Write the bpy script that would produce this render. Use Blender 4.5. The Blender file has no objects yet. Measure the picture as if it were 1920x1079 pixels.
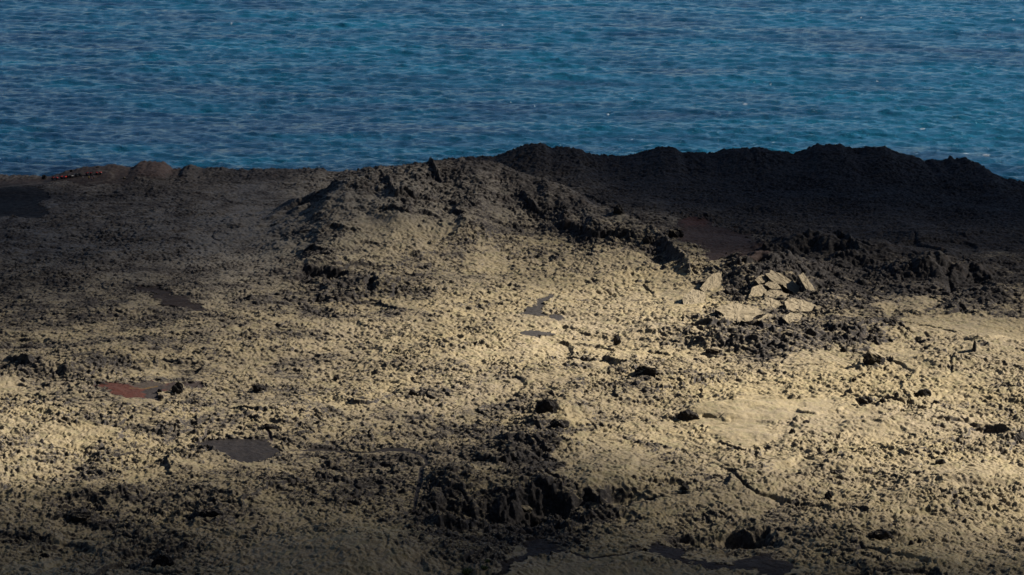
import bpy, bmesh, math, random
import numpy as np
from mathutils import Vector, Matrix
random.seed(7)
sc = bpy.context.scene
C = sc.collection
R = math.radians

# ------------------------------------------------------------------ camera
CZ, PITCH, F = 210.0, R(11.7), 5444.0
cp, sp = math.cos(PITCH), math.sin(PITCH)
BASE = 20.0                                     # level of the lava field above the sea

def project(X, Y, Z):
    d = Y*cp - (Z-CZ)*sp
    return 960 + F*X/d, 539.5 - F*(Y*sp + (Z-CZ)*cp)/d, d

def ray(px, py):
    a, b = (px-960)/F, (539.5-py)/F
    return np.array([a, cp + b*sp, -sp + b*cp])

def at_Y(px, py, Y):
    r = ray(px, py); t = Y/r[1]
    return r[0]*t, Y, CZ + r[2]*t

def at_z(px, py, z=BASE):
    r = ray(px, py); t = (z-CZ)/r[2]
    return r[0]*t, r[1]*t

cam = bpy.data.cameras.new('camera'); co = bpy.data.objects.new('camera', cam); C.objects.link(co)
co.location = (0, 0, CZ); co.rotation_euler = (math.pi/2 - PITCH, 0, 0)
cam.sensor_width = 36; cam.lens = 36*F/1920; cam.clip_start = 1; cam.clip_end = 60000
sc.camera = co

# ------------------------------------------------------------------ light
SUN_AZ, SUN_EL = R(72), R(31)                   # clockwise from the view axis
S = np.array([math.sin(SUN_AZ)*math.cos(SUN_EL), math.cos(SUN_AZ)*math.cos(SUN_EL), math.sin(SUN_EL)])
sl = bpy.data.lights.new('sun', 'SUN'); so = bpy.data.objects.new('sun', sl); C.objects.link(so)
sl.energy = 5.0; sl.angle = R(0.6); sl.color = (1, .9, .74)
so.rotation_euler = Vector(S).to_track_quat('Z', 'Y').to_euler(); so.location = Vector(S)*4000
w = bpy.data.worlds.new('World'); sc.world = w; w.use_nodes = True
nt = w.node_tree; bg = nt.nodes['Background']
sky = nt.nodes.new('ShaderNodeTexSky'); sky.sky_type = 'NISHITA'; sky.sun_disc = False
sky.altitude = 1500; sky.air_density = 1.0; sky.dust_density = .02; sky.ozone_density = 5.0; sky.sun_elevation = SUN_EL; sky.sun_rotation = SUN_AZ
nt.links.new(sky.outputs[0], bg.inputs[0]); bg.inputs[1].default_value = 0.05
sc.view_settings.view_transform = 'Standard'; sc.view_settings.look = 'None'
sc.view_settings.exposure = 1.02; sc.view_settings.gamma = 1.0
sc.render.engine = 'CYCLES'
sc.cycles.max_bounces = 4; sc.cycles.diffuse_bounces = 2; sc.cycles.volume_bounces = 0
sc.cycles.caustics_reflective = False; sc.cycles.caustics_refractive = False

# ------------------------------------------------------------------ noise
f32 = np.float32
def _hash(ix, iy, seed):
    h = (ix.astype(np.int64)*374761393 + iy.astype(np.int64)*668265263 + seed*1274126177) & 0xffffffff
    h = ((h ^ (h >> 13))*1274126177) & 0xffffffff
    h = h ^ (h >> 16)
    return h
def rnd(ix, iy, seed):
    return (_hash(ix, iy, seed) & 0xffffff).astype(f32)/f32(0x1000000)

def perlin(x, y, lam, seed):
    x = x/lam; y = y/lam
    ix = np.floor(x); iy = np.floor(y); fx = (x-ix).astype(f32); fy = (y-iy).astype(f32)
    ix = ix.astype(np.int64); iy = iy.astype(np.int64)
    ux = fx*fx*fx*(fx*(fx*6-15)+10); uy = fy*fy*fy*(fy*(fy*6-15)+10)
    def g(dx, dy):
        a = rnd(ix+dx, iy+dy, seed)*f32(6.2831853)
        return np.cos(a)*(fx-dx) + np.sin(a)*(fy-dy)
    a = g(0,0); b = g(1,0); c = g(0,1); d = g(1,1)
    return (a+(b-a)*ux + ((c+(d-c)*ux)-(a+(b-a)*ux))*uy)*f32(1.5)

def worley(x, y, lam, seed):
    """F1, F2, random number of the nearest cell, offset to its centre"""
    x = x/lam; y = y/lam
    ix = np.floor(x).astype(np.int64); iy = np.floor(y).astype(np.int64)
    n = x.shape
    F1 = np.full(n, 9, f32); F2 = np.full(n, 9, f32)
    cx = np.zeros(n, f32); cy = np.zeros(n, f32); cid = np.zeros(n, np.int64)
    for dx in (-1,0,1):
        for dy in (-1,0,1):
            jx = ix+dx; jy = iy+dy
            h = _hash(jx, jy, seed)
            ox = (jx + (h & 0xfff)/4096. - x).astype(f32); oy = (jy + ((h >> 12) & 0xfff)/4096. - y).astype(f32)
            d = np.sqrt(ox*ox+oy*oy)
            m = d < F1
            F2 = np.where(m, F1, np.minimum(F2, d))
            F1 = np.where(m, d, F1)
            cx = np.where(m, ox, cx); cy = np.where(m, oy, cy); cid = np.where(m, h >> 4, cid)
    return F1, F2, cid, -cx, -cy

def sstep(a, b, x):
    t = np.clip((x-a)/(b-a), 0, 1); return t*t*(3-2*t)

# ------------------------------------------------------------------ tables over the photo (rows y, columns x)
TX = np.array([0,240,480,720,960,1200,1440,1680,1920.])
TY = np.array([290,360,430,500,570,640,710,780,850,920,1000,1080.])
SUNLIT = np.array([
 [.62,.62,.30,.36,.14,.08,.06,.06,.06],
 [.16,.27,.32,.46,.36,.14,.08,.06,.06],
 [.19,.24,.36,.50,.46,.38,.22,.18,.16],
 [.28,.34,.46,.60,.68,.78,.58,.42,.36],
 [.36,.42,.54,.70,.88,1.0,.98,.62,.54],
 [.50,.56,.68,.84,.95,1.0,1.0,.92,.78],
 [.74,.66,.72,.80,.86,.94,1.0,1.0,.92],
 [.92,.76,.70,.68,.66,.82,1.0,1.0,1.0],
 [.82,.66,.58,.46,.38,.48,.84,1.0,1.0],
 [.36,.36,.36,.29,.24,.32,.50,.72,.80],
 [.19,.18,.19,.18,.13,.17,.24,.38,.48],
 [.12,.12,.12,.13,.12,.12,.12,.15,.19]])
COVER = np.array([                                  # how much moss grows on the lava
 [.05,.08,.10,.48,.10,.00,.00,.00,.00],
 [.28,.32,.40,.70,.52,.18,.06,.02,.02],
 [.42,.44,.54,.68,.54,.50,.22,.15,.15],
 [.46,.48,.56,.60,.62,.66,.44,.34,.34],
 [.50,.50,.58,.60,.72,.76,.54,.44,.50],
 [.56,.58,.64,.70,.76,.72,.50,.62,.72],
 [.62,.58,.62,.66,.70,.66,.70,.74,.70],
 [.72,.58,.60,.62,.60,.68,.80,.72,.70],
 [.72,.64,.62,.58,.52,.60,.72,.70,.70],
 [.66,.62,.60,.58,.54,.64,.68,.72,.74],
 [.62,.62,.68,.66,.46,.64,.66,.76,.80],
 [.72,.66,.72,.72,.66,.74,.64,.72,.78]])
ROUGH = np.array([
 [.5,.6,.6,1.0,.9,.8,.8,.8,.8],
 [.5,.7,.45,1.0,1.0,.6,.7,.8,.8],
 [.7,.7,.45,.9,1.0,1.0,.7,.6,.6],
 [.7,.7,.7,.9,.8,.8,1.1,.8,.7],
 [.7,.7,.8,.9,.75,.75,1.1,.9,.8],
 [.8,.8,.8,.8,.75,.8,1.1,.9,.7],
 [.9,.8,.8,.8,.8,1.0,.9,.8,.9],
 [.9,.9,.8,.8,.9,.8,.6,.85,.95],
 [.8,.8,.8,.9,1.0,.75,.75,.85,.95],
 [.9,.9,.9,1.0,1.1,.65,.85,.85,.9],
 [1.0,1.0,.8,.9,1.1,.8,.9,.85,.85],
 [.7,.9,.7,.7,.7,.6,.9,.7,.7]])
def table(T, px, py):
    px = np.clip(px, 0, 1919.9); py = np.clip(py, 290, 1079.9)
    i = np.clip(np.searchsorted(TX, px, 'right')-1, 0, 7); j = np.clip(np.searchsorted(TY, py, 'right')-1, 0, 10)
    a = (px-TX[i])/(TX[i+1]-TX[i]); b = (py-TY[j])/(TY[j+1]-TY[j])
    a = a*a*(3-2*a); b = b*b*(3-2*b)
    return (T[j,i]*(1-a)+T[j,i+1]*a)*(1-b) + (T[j+1,i]*(1-a)+T[j+1,i+1]*a)*b

# ------------------------------------------------------------------ the ground grid
def growing(a, b, s0, s1):
    out = [a]
    while out[-1] < b:
        t = (out[-1]-a)/(b-a); out.append(out[-1] + s0 + (s1-s0)*t)
    return np.array(out)
YS = growing(580, 1196, .27, .46)
near = np.concatenate([[-4000,-2000,-1000,-500,-250], np.linspace(-120, 560, 35), np.linspace(564, 579, 12)])
Yrow = np.concatenate([near, YS, [1200, 1206, 1215, 1230, 1260]])
NC = 1240
U = np.linspace(-1.14, 1.14, NC)
ext = 1.14*np.array([1.004,1.01,1.02,1.04,1.08,1.15,1.3,1.6,2.2,3.5,6,12,25])
U = np.concatenate([-ext[::-1], U, ext])
half = .1763*np.maximum(Yrow, 560)*1.035 + 3
X = (U[None,:]*half[:,None]); Y = np.repeat(Yrow[:,None], len(U), 1)
NR, NCOL = X.shape
wob = perlin(X, Y, 60., 5)*6

# crest of the shore as seen against the water
SHORE = [(-400,330),(0,328),(60,330),(82,331),(95,330),(125,320),(165,313),(190,310),(215,308),(235,311),(250,312),(262,305),(272,302),(305,302),(318,310),(326,316),
 (340,318),(350,311),(358,309),(380,316),(420,314),(440,318),(500,316),(540,317),(600,316),(620,323),(650,320),(680,318),(760,312),(830,299),(880,296),(930,294),
 (945,287),(980,275),(1003,269),(1020,270),(1033,277),(1085,278),(1100,285),(1130,293),(1160,294),(1200,288),(1235,276),(1262,276),(1280,286),(1335,287),
 (1368,279),(1398,275),(1405,280),(1412,276),(1440,281),(1490,287),(1510,282),(1530,273),(1570,271),(1600,280),(1625,275),(1655,275),(1680,285),
 (1720,295),(1732,302),(1745,298),(1762,301),(1780,295),(1790,299),(1805,297),(1835,306),(1860,325),(1880,334),(1910,340),(1925,342),(2300,350)]
def crest(lst, Yf):
    out = [at_Y(p[0], p[1], p[2] if len(p) > 2 else Yf(p[0])) for p in lst]
    return [np.array(v) for v in zip(*out)]
sx, sy, sz = crest(SHORE, lambda p: 1146 + 20*float(sstep(650, 1000, p)) - 26*float(sstep(1780, 1920, p)))
Yc = np.interp(X, sx, sy); Zc = np.interp(X, sx, sz)
Zc = Zc + perlin(X, Y*.3, 3.2, 31)*.35 + perlin(X, Y*.3, 1.3, 32)*.22
wf = 26 + 24*sstep(-40, 20, X)
g = np.exp(-np.maximum(Yc-Y, 0)**2/wf**2)
H = BASE + (Zc-BASE)*g
back = np.maximum(Y-Yc, 0)
shore_slope = .55 + .5*(perlin(X, Y*0, 23., 33)+.5)
H = np.where(back > 0, Zc - back*shore_slope - .4*(1-np.exp(-back/2)), H)
H = np.maximum(H, -14)
# ground behind and below the camera: the hill it stands on
H = np.where(Y < 570, BASE + (CZ-1.7-BASE)*np.clip((570-Y)/570, 0, 1)**1.45 - 6*sstep(570,460,Y)*sstep(20,140,Y), H)

HILL = [(585,362,1043,66,22),(615,350,1045,66,22),(650,326,1057,70,24),(700,312,1062,72,25),(760,303,1066,72,25),(830,304,1066,70,25),(900,307,1061,60,24),
 (960,318,1055,40,22),(1010,337,1045,28,22),(1060,358,1036,26,22),(1120,384,1023,22,20),(1180,412,1004,18,16),(1240,440,982,10,12),(1290,480,955,10,10)]
hx, hy, hz = crest(HILL, None)
wfr = np.interp(X, hx, [p[3] for p in HILL]); wbk = np.interp(X, hx, [p[4] for p in HILL])
yc = np.interp(X, hx, hy) + perlin(X, Y*0+3, 11., 35)*4 + perlin(X, Y*.3, 26., 39)*9*sstep(0, 15, X)
zc = np.interp(X, hx, np.maximum(hz-BASE, 0), right=0) + (perlin(X, Y*.4, 6., 36)*.6 + perlin(X, Y*.5, 17., 40)*2.2*sstep(0, 15, X))*(X < hx[-1]-8)
dy = Y-yc
hill = sstep(-94, -64, X + perlin(X*.5, Y, 22., 37)*9 + perlin(X, Y, 7., 38)*3)*zc*np.where(dy < 0, np.exp(-(np.abs(dy)/wfr)**1.7), np.exp(-(dy/wbk)**2))
H = H + np.where(Y < 1140, hill, hill*np.clip((1160-Y)/20, 0, 1))
land = sstep(566, 584, Y)*np.clip((Yc-Y)/12+1, 0, 1)

# broad swells of the flow
H += land*(perlin(X, Y, 70., 51)*2.0 + perlin(X, Y, 32., 52)*1.2)*sstep(1150, 1090, Y)
_s = (slice(None, None, 3), slice(None, None, 3))
_hx, _hy, _hz = X[_s], Y[_s], H[_s]; _px, _py, _ = project(_hx, _hy, _hz); _bad = np.where((_hy < 570) | (_hy > Yc[_s]+1), 1e9, 0)
def at_g(px, py, z=None):
    """point of the broad ground surface seen at a pixel"""
    if not (-60 < px < 1980 and 250 < py < 1085): return at_z(px, py)
    k = np.argmin((_px-px)**2 + (_py-py)**2 + _bad); return _hx.flat[k], _hy.flat[k]
def bump(px, py, rx, ry, h, power=2.0, z=BASE):
    """a knoll (or with h < 0 a hollow) whose middle is seen at px, py; radii in metres"""
    global H
    x0, y0 = at_g(px, py, z)
    m = (np.abs(X-x0) < 3*rx) & (np.abs(Y-y0) < 3*ry)
    xx, yy = X[m], Y[m]
    r = np.hypot((xx-x0)/rx, (yy-y0)/ry) + perlin(xx, yy, max(rx, ry)*.7, 41)*.35 + perlin(xx, yy, max(rx, ry)*.25, 42)*.15
    H[m] += h*np.exp(-np.maximum(r, 0)**power)

def scarp(pts, h, wback, z=BASE, rag=1.0):
    """ground rises by h along a line (near side low), falling back to level over wback metres"""
    global H
    P = np.array([at_g(p[0], p[1], z) for p in pts])
    m = (X > P[0,0]) & (X < P[-1,0]) & (Y > P[:,1].min()-8) & (Y < P[:,1].max()+5*wback)
    xx, yy = X[m], Y[m]
    d = yy - np.interp(xx, P[:,0], P[:,1]) + (perlin(xx, yy*.3, 7., 43)*3.2 + perlin(xx, yy, 2.2, 44)*1.5)*rag
    end = np.minimum((xx-P[0,0]), (P[-1,0]-xx)); ln = P[-1,0]-P[0,0]
    H[m] += h*sstep(-.5, .7, d)*np.exp(-np.maximum(d, 0)/wback)*sstep(0, ln*.3, end)*sstep(-.5, .3, perlin(xx, yy*0, 9., 46))

def line_dist(pts, z, m):
    P = np.array([at_g(p[0], p[1], z) for p in pts]); xx, yy = X[m], Y[m]
    best = np.full(xx.shape, 1e9)
    for a, b in zip(P[:-1], P[1:]):
        ab = b-a; t = np.clip(((xx-a[0])*ab[0]+(yy-a[1])*ab[1])/(ab@ab), 0, 1)
        best = np.minimum(best, np.hypot(xx-a[0]-t*ab[0], yy-a[1]-t*ab[1]))
    return best
def crack(pts, depth, width, z=BASE):
    global H
    P = np.array([at_g(p[0], p[1], z) for p in pts])
    m = (X > P[:,0].min()-4*width) & (X < P[:,0].max()+4*width) & (Y > P[:,1].min()-4*width) & (Y < P[:,1].max()+4*width)
    if not m.any(): return
    d = line_dist(pts, z, m) + perlin(X[m], Y[m], 4., 45)*width*1.1
    d = d + perlin(X[m], Y[m], .8, 47)*width*.6; vary = np.clip(.65+perlin(X[m], Y[m], 6., 48)*1.2, 0, 1.2)
    H[m] -= depth*vary*np.exp(-(np.maximum(d, 0)/(width*(.5+.7*vary)))**2)

for b in [(1480,468,9,8,4.5),(1545,470,8,8,5),(1600,492,9,7,4),(1420,495,8,10,4),(1500,500,8,10,3),(1450,525,13,14,4.5),(1640,470,10,7,3),
          (1745,520,9,12,4.5),(1815,520,9,9,5),(1860,560,9,9,3.5),(1700,520,10,12,3.5),(1715,550,11,9,3.0),(1590,560,9,9,2),(1620,620,12,8,2.5),(1520,640,16,8,1.6),
          (1340,640,9,8,2.0),(1260,620,10,8,1.6),(1400,640,12,9,2.2),(1060,772,7,9,2.6),(1015,800,6,6,2.6),(1000,835,9,7,3.0),(935,855,9,6,2),(1070,800,6,4,1.5),
          (1345,770,12,14,1.6),(1380,818,10,8,1.2),(1080,350,7,10,1.5),(640,560,9,9,2.4),(700,530,10,10,2),(600,500,14,8,3),
          (850,915,7,8,2.5),(900,900,14,10,2.2),(1130,905,16,8,1.5),(1010,925,12,6,2.4),(180,930,14,8,2),(330,940,14,10,1.6),(440,920,16,9,1.4),
          (1000,1035,7,10,-.8),(1120,1062,22,12,1.8),(700,1030,24,14,1.8),(300,780,14,10,1.6),(90,690,14,7,2.2),(370,690,8,7,1.4),
          (1580,870,9,6,1.6),(1700,930,12,6,1.4),(1850,900,12,7,1.8),(1900,820,5,4,2.2),(1790,680,12,6,1.8),(1860,640,10,7,1.8),(1660,800,12,8,1.2),
          (285,330,7,5,.8),(1180,420,9,5,2),(1100,430,8,6,1.8),(1040,430,9,6,1.6),(800,470,10,9,1.6),(880,420,9,8,1.6),(740,400,9,8,1.4),(430,420,14,9,1.5),(230,480,14,9,1.6),(60,520,14,10,1.6)]:
    bump(*b)
for b in [(600,516,9,4,-3.2,3),(1395,1016,7.0,6,-6,3.5),(1300,1020,5,4,-3,3),(1030,942,7.5,6,-4.5,3),(880,950,11,7,-3.6,2.5),(960,955,9,7,-2.5,2.5),(1150,935,7,5,-3,2.5),(1090,965,12,6,-2,2.5),(940,985,12,9,-1.6,2),
          (20,690,9,4,-2,3),(1235,905,10,1.5,-1.2,3),(1430,488,5,5,-2.5,3),(1545,545,4,6,-3,3),(1385,552,3,4,-2.5,3)]:
    bump(*b)
for s in [([(520,528),(560,524),(600,520),(640,510),(665,498)],2.6,7),([(0,668),(30,676),(60,690),(75,702)],2.2,6),([(780,985),(830,986),(880,982),(930,980)],2.4,7),
          ([(970,932),(1010,925),(1060,934),(1110,934),(1160,940),(1200,945)],2.8,8),([(1030,800),(1060,806),(1090,800)],1.8,5),([(1340,508),(1380,510),(1420,505),(1460,515)],2,6),
          ([(1290,600),(1340,612),(1400,608),(1440,612)],1.8,5),([(1460,640),(1540,640),(1600,640),(1680,645)],2.0,6),([(1680,588),(1730,590),(1800,586),(1860,598)],1.5,7),
          ([(1000,420),(1060,432),(1110,442),(1170,446),(1235,450)],2.6,6),([(960,372),(1000,392),(1050,412),(1085,420)],2.4,7),([(640,395),(700,390),(760,400),(820,410),(900,430)],1.6,6),
          ([(640,345),(700,330),(760,335),(830,345),(900,350),(960,360)],2.8,5),([(620,372),(680,362),(740,368),(800,372),(860,385)],2.2,5),([(590,440),(620,425),(650,430),(690,440)],2.0,5),([(560,480),(590,470),(630,474)],2.0,5),([(1700,500),(1760,492),(1820,512),(1880,540)],3.0,6),([(1480,462),(1540,456),(1600,476),(1640,500)],3.0,6),([(1240,788),(1280,782),(1310,800)],1.2,5),([(860,860),(930,872),(1000,866)],1.8,5),([(380,955),(430,950),(480,930),(540,912),(600,900),(680,905)],1.2,5),
          ([(60,960),(130,975),(200,985),(260,980)],1.6,5),([(1040,722),(1080,718),(1110,712)],1.3,3),([(1340,762),(1400,752),(1470,748),(1540,745)],.9,3),([(1600,640),(1660,600),(1700,640),(1740,660)],.8,4),
          ([(1560,935),(1610,925),(1660,930)],1.2,4),([(1620,1000),(1660,1003),(1700,1010)],1.4,4),([(440,770),(500,790),(560,800)],.9,4),([(600,680),(640,676)],.9,2),([(1330,780),(1360,792),(1400,788),(1440,776)],.5,3)]:
    scarp(*s)
for c in [([(1445,520),(1470,545),(1490,556)],2.2,.8),([(1768,470),(1778,520),(1788,555),(1810,585)],2.4,.8),([(1765,495),(1800,510),(1830,535)],2.8,1.2),([(1675,585),(1720,588),(1760,575)],1.2,.5),
          ([(1690,555),(1740,558),(1770,572)],.9,.35),([(1680,545),(1700,520),(1740,495)],.9,.4),([(1650,590),(1690,615),(1720,640),(1755,675)],1.6,.6),([(1700,605),(1760,615),(1790,622)],1.6,.6),
          ([(1320,785),(1345,790),(1370,778),(1380,775)],.8,.35),([(1325,805),(1350,800),(1375,803)],.8,.35),([(1330,820),(1360,838),(1400,848)],.9,.4),([(1340,755),(1380,757),(1420,752)],.7,.35),
          ([(1110,525),(1130,545),(1150,555)],.9,.4),([(1200,530),(1240,560)],.8,.4),([(697,520),(694,536),(695,552)],2.0,.9),([(1160,395),(1090,365),(1040,345)],1.0,.5),
          ([(1240,915),(1290,905),(1320,900)],1.4,.6),([(1280,925),(1250,930),(1200,938)],1.4,.7),([(1010,420),(990,400)],1,.5),([(1290,980),(1250,990),(1200,995)],.8,.4),([(1540,1040),(1600,1046)],1,.4),
          ([(60,340),(0,352)],.25,.8),([(1790,655),(1840,650),(1890,640)],1.0,.5),([(1300,905),(1340,890)],.7,.4)]:
    crack(*c)
PX, PY, DEP = project(X, Y, H)                  # where each ground point would be seen

# ------------------------------------------------------------------ bare ash and cinder, paths
def poly_mask(pts, soft=2.5, rag=3.0, seed=61):
    rag = rag*1.3
    P = np.array(pts, float)
    out = np.zeros(X.shape, f32)
    e = soft*2+rag*2+4; m = (PX > P[:,0].min()-e) & (PX < P[:,0].max()+e) & (PY > P[:,1].min()-e) & (PY < P[:,1].max()+e) & (Y < Yc+2)
    if not m.any(): return out
    x = PX[m] + perlin(X[m], Y[m], 7.0, seed)*rag*2.6 + perlin(X[m], Y[m], 1.8, seed+5)*rag*1.4; y = PY[m] + perlin(X[m], Y[m], 7.0, seed+1)*rag*.9 + perlin(X[m], Y[m], 1.8, seed+6)*rag*.6
    ins = np.zeros(x.shape, bool); best = np.full(x.shape, 1e9)
    for a, b in zip(P, np.roll(P, -1, 0)):
        cond = (a[1] > y) != (b[1] > y)
        with np.errstate(divide='ignore', invalid='ignore'):
            ins ^= cond & (x < (b[0]-a[0])*(y-a[1])/(b[1]-a[1]+1e-12) + a[0])
        ab = b-a; t = np.clip(((x-a[0])*ab[0]+(y-a[1])*ab[1])/(ab@ab+1e-9), 0, 1)
        best = np.minimum(best, np.hypot(x-a[0]-t*ab[0], (y-a[1]-t*ab[1])*1.6))
    sd = sstep(-soft*1.8, soft*1.8, np.where(ins, best, -best)); nz_ = perlin(X[m], Y[m], 1.6, seed+8) + .7*perlin(X[m], Y[m], .7, seed+9)
    out[m] = sstep(.25, .75, sd + .55*nz_*4*sd*(1-sd))
    return out
def path_mask(pts, soft=.8, rag=1.5):
    """pts: px, py, half width in px"""
    P = np.array(pts, float); out = np.zeros(X.shape, f32)
    m = (PX > P[:,0].min()-20) & (PX < P[:,0].max()+20) & (PY > P[:,1].min()-14) & (PY < P[:,1].max()+14) & (Y < Yc+2)
    x = PX[m] + perlin(X[m], Y[m], 2.5, 63)*rag; y = PY[m] + perlin(X[m], Y[m], 2.5, 64)*rag*.5
    best = np.full(x.shape, -1e9)
    for a, b in zip(P[:-1], P[1:]):
        ab = (b-a)[:2]; t = np.clip(((x-a[0])*ab[0]+(y-a[1])*ab[1])/(ab@ab+1e-9), 0, 1)
        wd = a[2]+(b[2]-a[2])*t
        best = np.maximum(best, wd-np.hypot(x-a[0]-t*ab[0], (y-a[1]-t*ab[1])*1.7))
    out[m] = sstep(-soft, soft, best)
    return out

ASH = (.034,.031,.034); BROWN = (.027,.020,.0195); RED = (.110,.042,.034); BLK = (.010,.010,.012); GREY = (.055,.052,.053); OCH = (.19,.12,.045); DUST = (.14,.125,.10)
REG = [   # name, mask, colour, how much lava still pokes through
 ('cinder_mound', poly_mask([(-60,338),(60,336),(95,328),(130,318),(190,306),(250,306),(262,298),(310,298),(330,318),(345,330),(300,338),(262,333),(240,345),(205,346),(150,348),(120,338),(80,350),(40,352),(-60,360)], 3, 3), BROWN, .04),
 ('ash_plain', poly_mask([(-300,352),(60,350),(85,356),(95,372),(70,380),(88,395),(80,410),(20,408),(-300,412)], 2, 2), BLK, .03),
 ('cinder_patch', poly_mask([(1262,416),(1290,405),(1330,410),(1352,425),(1385,432),(1420,452),(1442,478),(1425,492),(1380,478),(1340,495),(1318,480),(1330,462),(1290,456),(1268,448)], 3, 5), (.042,.027,.026), .30),
 ('cinder_patch', poly_mask([(240,536),(300,538),(325,548),(370,570),(405,586),(360,584),(300,568),(285,552)], 3, 4), BROWN, .10),
 ('red_cinder_patch', poly_mask([(182,722),(215,716),(250,720),(290,716),(330,718),(375,716),(388,728),(350,724),(318,732),(296,736),(300,752),(280,750),(245,746),(215,736)], 3.0, 3.0), RED, .04),
 ('ash_patch', poly_mask([(360,830),(400,825),(432,822),(500,823),(512,836),(527,850),(508,862),(470,868),(432,864),(418,850),(395,838)], 3.0, 2.5), ASH, .03),
 ('ash_patch', poly_mask([(1010,556),(1035,552),(1032,566),(1018,578),(1022,590),(1000,588),(970,588),(985,578),(1005,572)], 2, 3), GREY, .08),
 ('ash_patch', poly_mask([(1028,592),(1040,589),(1052,591),(1056,596),(1050,601),(1034,600)], 1.2, .6), GREY, .0),
 ('ash_patch', poly_mask([(972,622),(1000,617),(1030,622),(1044,629),(1010,628),(985,631)], 1.6, 2), GREY, .06),
 ('cinder_slope', poly_mask([(990,1036),(975,1022),(1000,1006),(1025,1010),(1045,1030),(1075,1040),(1040,1040),(1000,1042),(970,1060),(935,1085),(915,1085),(950,1055)], 3.5, 5), (.034,.029,.029), .30),
 ('cinder_slope', poly_mask([(1230,1022),(1270,1026),(1300,1045),(1370,1056),(1400,1040),(1440,1035),(1480,1055),(1500,1085),(1470,1085),(1400,1068),(1330,1068),(1260,1048),(1220,1036)], 4, 6), (.030,.024,.025), .34),
 ('footpath', path_mask([(527,847,1.6),(600,843,2.2),(640,846,2.6),(690,850,2.4),(730,843,5.0),(765,843,6.0),(795,856,4.5),(802,868,3.2),(790,880,3.6),(788,900,4.0),(782,925,3.5),(776,960,2.5)], 1.0), ASH, .03),
 ('footpath', path_mask([(508,826,2.0),(505,812,2.5),(490,800,2.0),(470,795,1.5)], 1.0), (.085,.065,.07), .03),
 ('footpath', path_mask([(1075,1038,3.0),(1110,1046,2.5),(1160,1042,2.2),(1200,1032,2.2),(1235,1028,3)], 1.4), (.034,.029,.029), .15),
]
TRACK = np.maximum(path_mask([(-80,353,2),(0,350.5,2.2),(40,347,2.2),(75,343,2.0),(110,340,1.6)], 1.0, .6), path_mask([(186,319,2.2),(204,322,2.6),(214,328,2.6),(208,336,2.8),(192,340,2.4),(165,343,2)], 1.4, .6))
bare = np.zeros(X.shape, f32); tint = np.zeros(X.shape+(3,), f32); poke = np.zeros(X.shape, f32)
rid = np.zeros(X.shape, np.int16)
# the shore ridge of bare black lava is ground of its own
rid[(X > at_z(880, 400)[0]) & (Y > np.interp(X, [at_Y(p,0,1080)[0] for p in (880,1000,1200,1500,1920)], [1118,1092,1062,1050,1040]))] = 1
for k, (n, mk, c, pk) in enumerate(REG):
    rid[mk > .5] = k+2
    tint = tint*(1-mk[...,None]) + np.array(c, f32)*mk[...,None]; poke = poke*(1-mk)+pk*mk; bare = np.maximum(bare, mk)
def retint(mk, c):
    global tint
    tint = tint*(1-mk[...,None]) + np.array(c, f32)*mk[...,None]
retint(TRACK*.5, (.085,.076,.068)); rid[(TRACK > .5) & (bare > .2)] = len(REG)+2; bare = np.maximum(bare, TRACK)
retint(poly_mask([(245,716),(300,714),(312,720),(290,728),(262,727),(242,722)], 1.5, 1), (.085,.070,.060))
retint(poly_mask([(262,732),(296,722),(316,722),(300,736),(304,754),(285,752),(272,745)], 4, 2), (.050,.044,.046))
retint(poly_mask([(300,724),(330,716),(392,716),(392,730),(320,734)], 3, 2), (.06,.047,.046))
retint(path_mask([(244,727,1.2),(262,729,1.0),(280,727,2.2),(294,724,2.6)], .8, .8)*.7, OCH)
retint(poly_mask([(1285,402),(1330,408),(1325,425),(1290,425),(1275,418)], 6, 4)*.6, (.085,.034,.029))
retint(poly_mask([(255,298),(315,300),(330,325),(280,335),(250,325)], 8, 4)*.6, (.052,.030,.028))

# ------------------------------------------------------------------ fine lava relief
warpx = X + perlin(X, Y, 5., 71)*1.2 + perlin(X, Y, 1.7, 72)*.35
warpy = Y + perlin(X, Y, 5., 73)*1.2 + perlin(X, Y, 1.7, 74)*.35
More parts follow.
